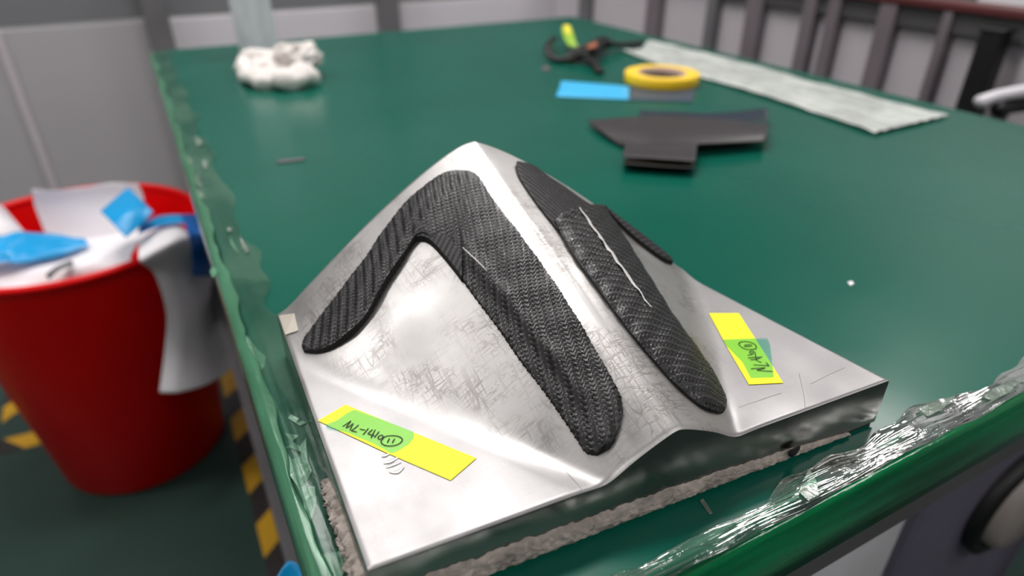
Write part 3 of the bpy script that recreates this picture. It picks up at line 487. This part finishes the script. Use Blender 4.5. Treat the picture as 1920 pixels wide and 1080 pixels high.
tag(patch('prepreg_offcut',[[(0.4525,0.5762,0.7660),(0.4858,0.5584,0.7660),(0.5270,0.5406,0.7660)],[(0.4440,0.5665,0.7640),(0.4756,0.5454,0.7640),(0.5100,0.5229,0.7640)],[(0.4299,0.5510,0.7630),(0.4595,0.5254,0.7630),(0.4885,0.5003,0.7630)]],8,14,PRE,None,.0008),'short charcoal prepreg strip sticking out towards the mould','offcut',pg)
tag(patch('prepreg_offcut',[[(0.4682,0.5870,0.7510),(0.4984,0.5665,0.7510),(0.5310,0.5491,0.7510)],[(0.4462,0.5676,0.7510),(0.4760,0.5436,0.7510),(0.5063,0.5195,0.7510)],[(0.4220,0.5380,0.7600),(0.4503,0.5135,0.7600),(0.4791,0.4907,0.7600)]],8,14,BLK,None,.0008),'small black sheet standing for the shadow beneath the short charcoal strip','offcut',pg)  # black sheet added as the shadow under the lifted strip
tag(patch('frosted_film_strip',[[(0.9335,1.1427,0.7500),(0.9432,0.9847,0.7500),(0.9394,0.8098,0.7500),(0.9309,0.6456,0.7500),(0.9370,0.5022,0.7500)],[(0.8445,1.0549,0.7540),(0.8391,0.9110,0.7510),(0.8366,0.7586,0.7530),(0.8424,0.6034,0.7510),(0.8588,0.4982,0.7510)],[(0.8162,1.0762,0.7510),(0.7944,0.8868,0.7510),(0.7967,0.7579,0.7510),(0.7894,0.6223,0.7510),(0.7765,0.4957,0.7510)]],30,120,PLAST,None,.0004,.0010,10),'frosted white plastic film strip lying along the far right of the bench','film strip'); bpy.data.objects['frosted_film_strip'].location.z=.0035
tag(patch('dark_sliver',[[(0.1019,0.7498,0.7510),(0.1173,0.7476,0.7510),(0.1319,0.7439,0.7510)],[(0.1023,0.7397,0.7510),(0.1154,0.7386,0.7510),(0.1308,0.7364,0.7510)]],5,10,DSTEEL,None,.0008),'small dark grey sliver alone on the left of the bench','scrap')
tag(prism('paper_fleck',[(0.4312,0.2638),(0.4355,0.2633),(0.4334,0.2598),(0.4282,0.2590)],T+.0002,.0006,PAPER),'tiny white fleck on the bench right of the mould','fleck')
tag(prism('paper_fleck',[(0.1855,0.1541),(0.1877,0.1543),(0.1868,0.1496),(0.1855,0.1453),(0.1837,0.1455),(0.1846,0.1501)],T+.0002,.0004,CLEARFL),'tiny clear flake of film on the bench before the mould','fleck')
# crumpled cloth and frosted sleeve
cl=thing('white_cloth','crumpled white cloth on the far left of the bench at the frosted sleeve','cloth',(.20,1.22,T))
def blob(name,c,R,mat,root,seed,n=64,m=36,rot=0):
    rg=np.random.default_rng(seed); th=np.linspace(0,2*math.pi,n); ph=np.linspace(0,math.pi,m); Th,Ph=np.meshgrid(th,ph)
    s=1+0*Th
    for k in range(9):
        a,b=rg.integers(1,6),rg.integers(1,5); s+=.10*rg.random()*np.abs(np.sin(a*Th+rg.random()*6+b*Ph*1.5))-.03
    s=.5*(s+1)*1.0+ (s-1)*.7
    x=R[0]*s*np.sin(Ph)*np.cos(Th); y=R[1]*s*np.sin(Ph)*np.sin(Th); z=np.maximum(R[2]*(s*np.cos(Ph)),-R[2]*.8)
    cr_,sr_=math.cos(rot),math.sin(rot); Gb=np.stack([c[0]+x*cr_-y*sr_,c[1]+x*sr_+y*cr_,c[2]+z],-1)
    o=link(name,gridmesh(name,Gb),mat); rel(o,root); return o
tube('front_fold',[(0.1526,1.2827,0.7620),(0.1403,1.1362,0.7660),(0.1650,1.0939,0.7660),(0.1940,1.0765,0.7680),(0.2233,1.0899,0.7680)],[.010,.016,.016,.018,.014],CLOTH,cl,14,.95,40)
tube('back_fold',[(0.1536,1.2566,0.7700),(0.1779,1.2004,0.7740),(0.1979,1.1720,0.7720),(0.2249,1.1719,0.7780),(0.2476,1.1454,0.7720)],[.012,.017,.016,.024,.010],CLOTH,cl,14,.9,40)
blob('bundle',(0.1890,1.1540,0.7660),(.055,.04,.020),CLOTH,cl,3,rot=.2)
blob('top_fold',(0.2173,1.1410,0.7840),(.038,.022,.019),CLOTH,cl,5,rot=-.5)
tx=bpy.data.textures.new('crumple','CLOUDS'); tx.noise_scale=.022; tx.noise_depth=3; tx2=bpy.data.textures.new('folds','VORONOI'); tx2.noise_scale=.03
for ch in cl.children:
    for t_,st in ((tx2,.016),(tx,.012)):
        md=ch.modifiers.new('crumple','DISPLACE'); md.texture=t_; md.strength=st; md.mid_level=.5; md.texture_coords='LOCAL'
sp=thing('film_sleeve','translucent frosted film sleeve standing upright out of the white cloth','sleeve',(.18,1.33,T))
a=np.array((0.1590,1.3366,0.7520)); b=np.array((0.2244,1.3691,0.7520)); ax=(b-a); dp=np.array([.05,.06,0.])
L=[]
for k,zz in enumerate(np.linspace(0,.34,9)):
    lean=-.008*ax/np.linalg.norm(ax)*(zz/.34)+np.array([0,0,zz]); ring=[]
    for j in range(28):
        t=6.28319*j/28; ring.append(tuple(a+ax*.5+lean+ax*.56*math.cos(t)*(1+.06*zz/.34)+dp*.18*math.sin(t)*(1+.25*math.sin(3*t+k))))
    L.append(ring)
V=[p for l in L for p in l]; F=[(i*28+j,i*28+(j+1)%28,(i+1)*28+(j+1)%28,(i+1)*28+j) for i in range(8) for j in range(28)]
rel(link('sleeve_wall',mesh('sleeve_wall',V,F),SLEEVE),sp)
# tangle of black offcuts with a tag
tg=thing('strap_tangle','tangle of black strap offcuts with a yellow green tag on the far bench','strap',(.74,1.08,T))
for nm,pts,rad in (('strap',[(0.7188,1.1655,0.7700),(0.6644,1.0990,0.7720),(0.6498,1.0703,0.7620),(0.6582,1.0466,0.7560),(0.6752,1.0240,0.7620)],.0075),('strap',[(0.6936,1.0580,0.7620),(0.6920,1.0151,0.7620),(0.6913,0.9904,0.7600),(0.6676,0.9342,0.7540)],.0085),('strap',[(0.6857,1.0282,0.7640),(0.7070,1.0182,0.7720),(0.7689,1.0737,0.7720),(0.8170,1.0874,0.7620),(0.8849,1.1028,0.7580)],.009),('strap',[(0.6624,1.0443,0.7560),(0.6970,1.0546,0.7660),(0.7319,1.0553,0.7760),(0.7917,1.0995,0.7740),(0.7859,1.0791,0.7620)],.0085),('strap',[(0.6550,1.0597,0.7540),(0.6793,1.0352,0.7560),(0.7205,1.0332,0.7600),(0.7646,1.0663,0.7620)],.007)):
    tube(nm,pts,rad,BLK,tg,8,.6)
patch('green_tag',[[(0.7526,1.1968,0.7800),(0.7656,1.1975,0.7820),(0.7681,1.1813,0.7820)],[(0.7227,1.1365,0.7740),(0.7253,1.1216,0.7760),(0.7281,1.1071,0.7760)],[(0.7129,1.1051,0.7660),(0.7143,1.0922,0.7660),(0.7231,1.0875,0.7660)]],10,10,GRNTAG,tg,.001)
patch('yellow_tag',[[(0.7545,1.1963,0.7860),(0.7621,1.1923,0.7880),(0.7697,1.1882,0.7860)],[(0.7320,1.1440,0.7800),(0.7357,1.1420,0.7800),(0.7338,1.1295,0.7800)]],8,8,YTAG,tg,.001)
patch('orange_patch',[[(0.6988,1.0237,0.7800),(0.7377,1.0504,0.7800)],[(0.6854,0.9971,0.7800),(0.7156,1.0148,0.7800)]],5,5,ORG,tg,.001)
tag(prism('dark_crumb',[(0.6080,1.0253),(0.6252,1.0359),(0.6167,1.0109),(0.5990,0.9920),(0.5947,0.9990)],T+.0002,.002,DSTEEL),'small dark crumb left of the black strap tangle','crumb')
# port on the cabinet under the bench
disc('port_ring',(0.7607,.205,0.4026),[(.075,0),(.075,.012),(.066,.016),(.058,.012),(.058,0)],BLK,cb); disc('port_cap',(0.7607,.205,0.4026),[(.0575,.002),(.056,.022),(.048,.028),(0.001,.030)],BEIGE,cb)
lp=thing('carton','pale grey carton under the near bench edge left of the purple grey cabinet','carton',(.42,.35,0))
box('carton_body',.20,.555,.21,.5,0,.55,LGREY,lp); box('lid',.195,.559,.206,.505,.5505,.572,LGREY,lp)
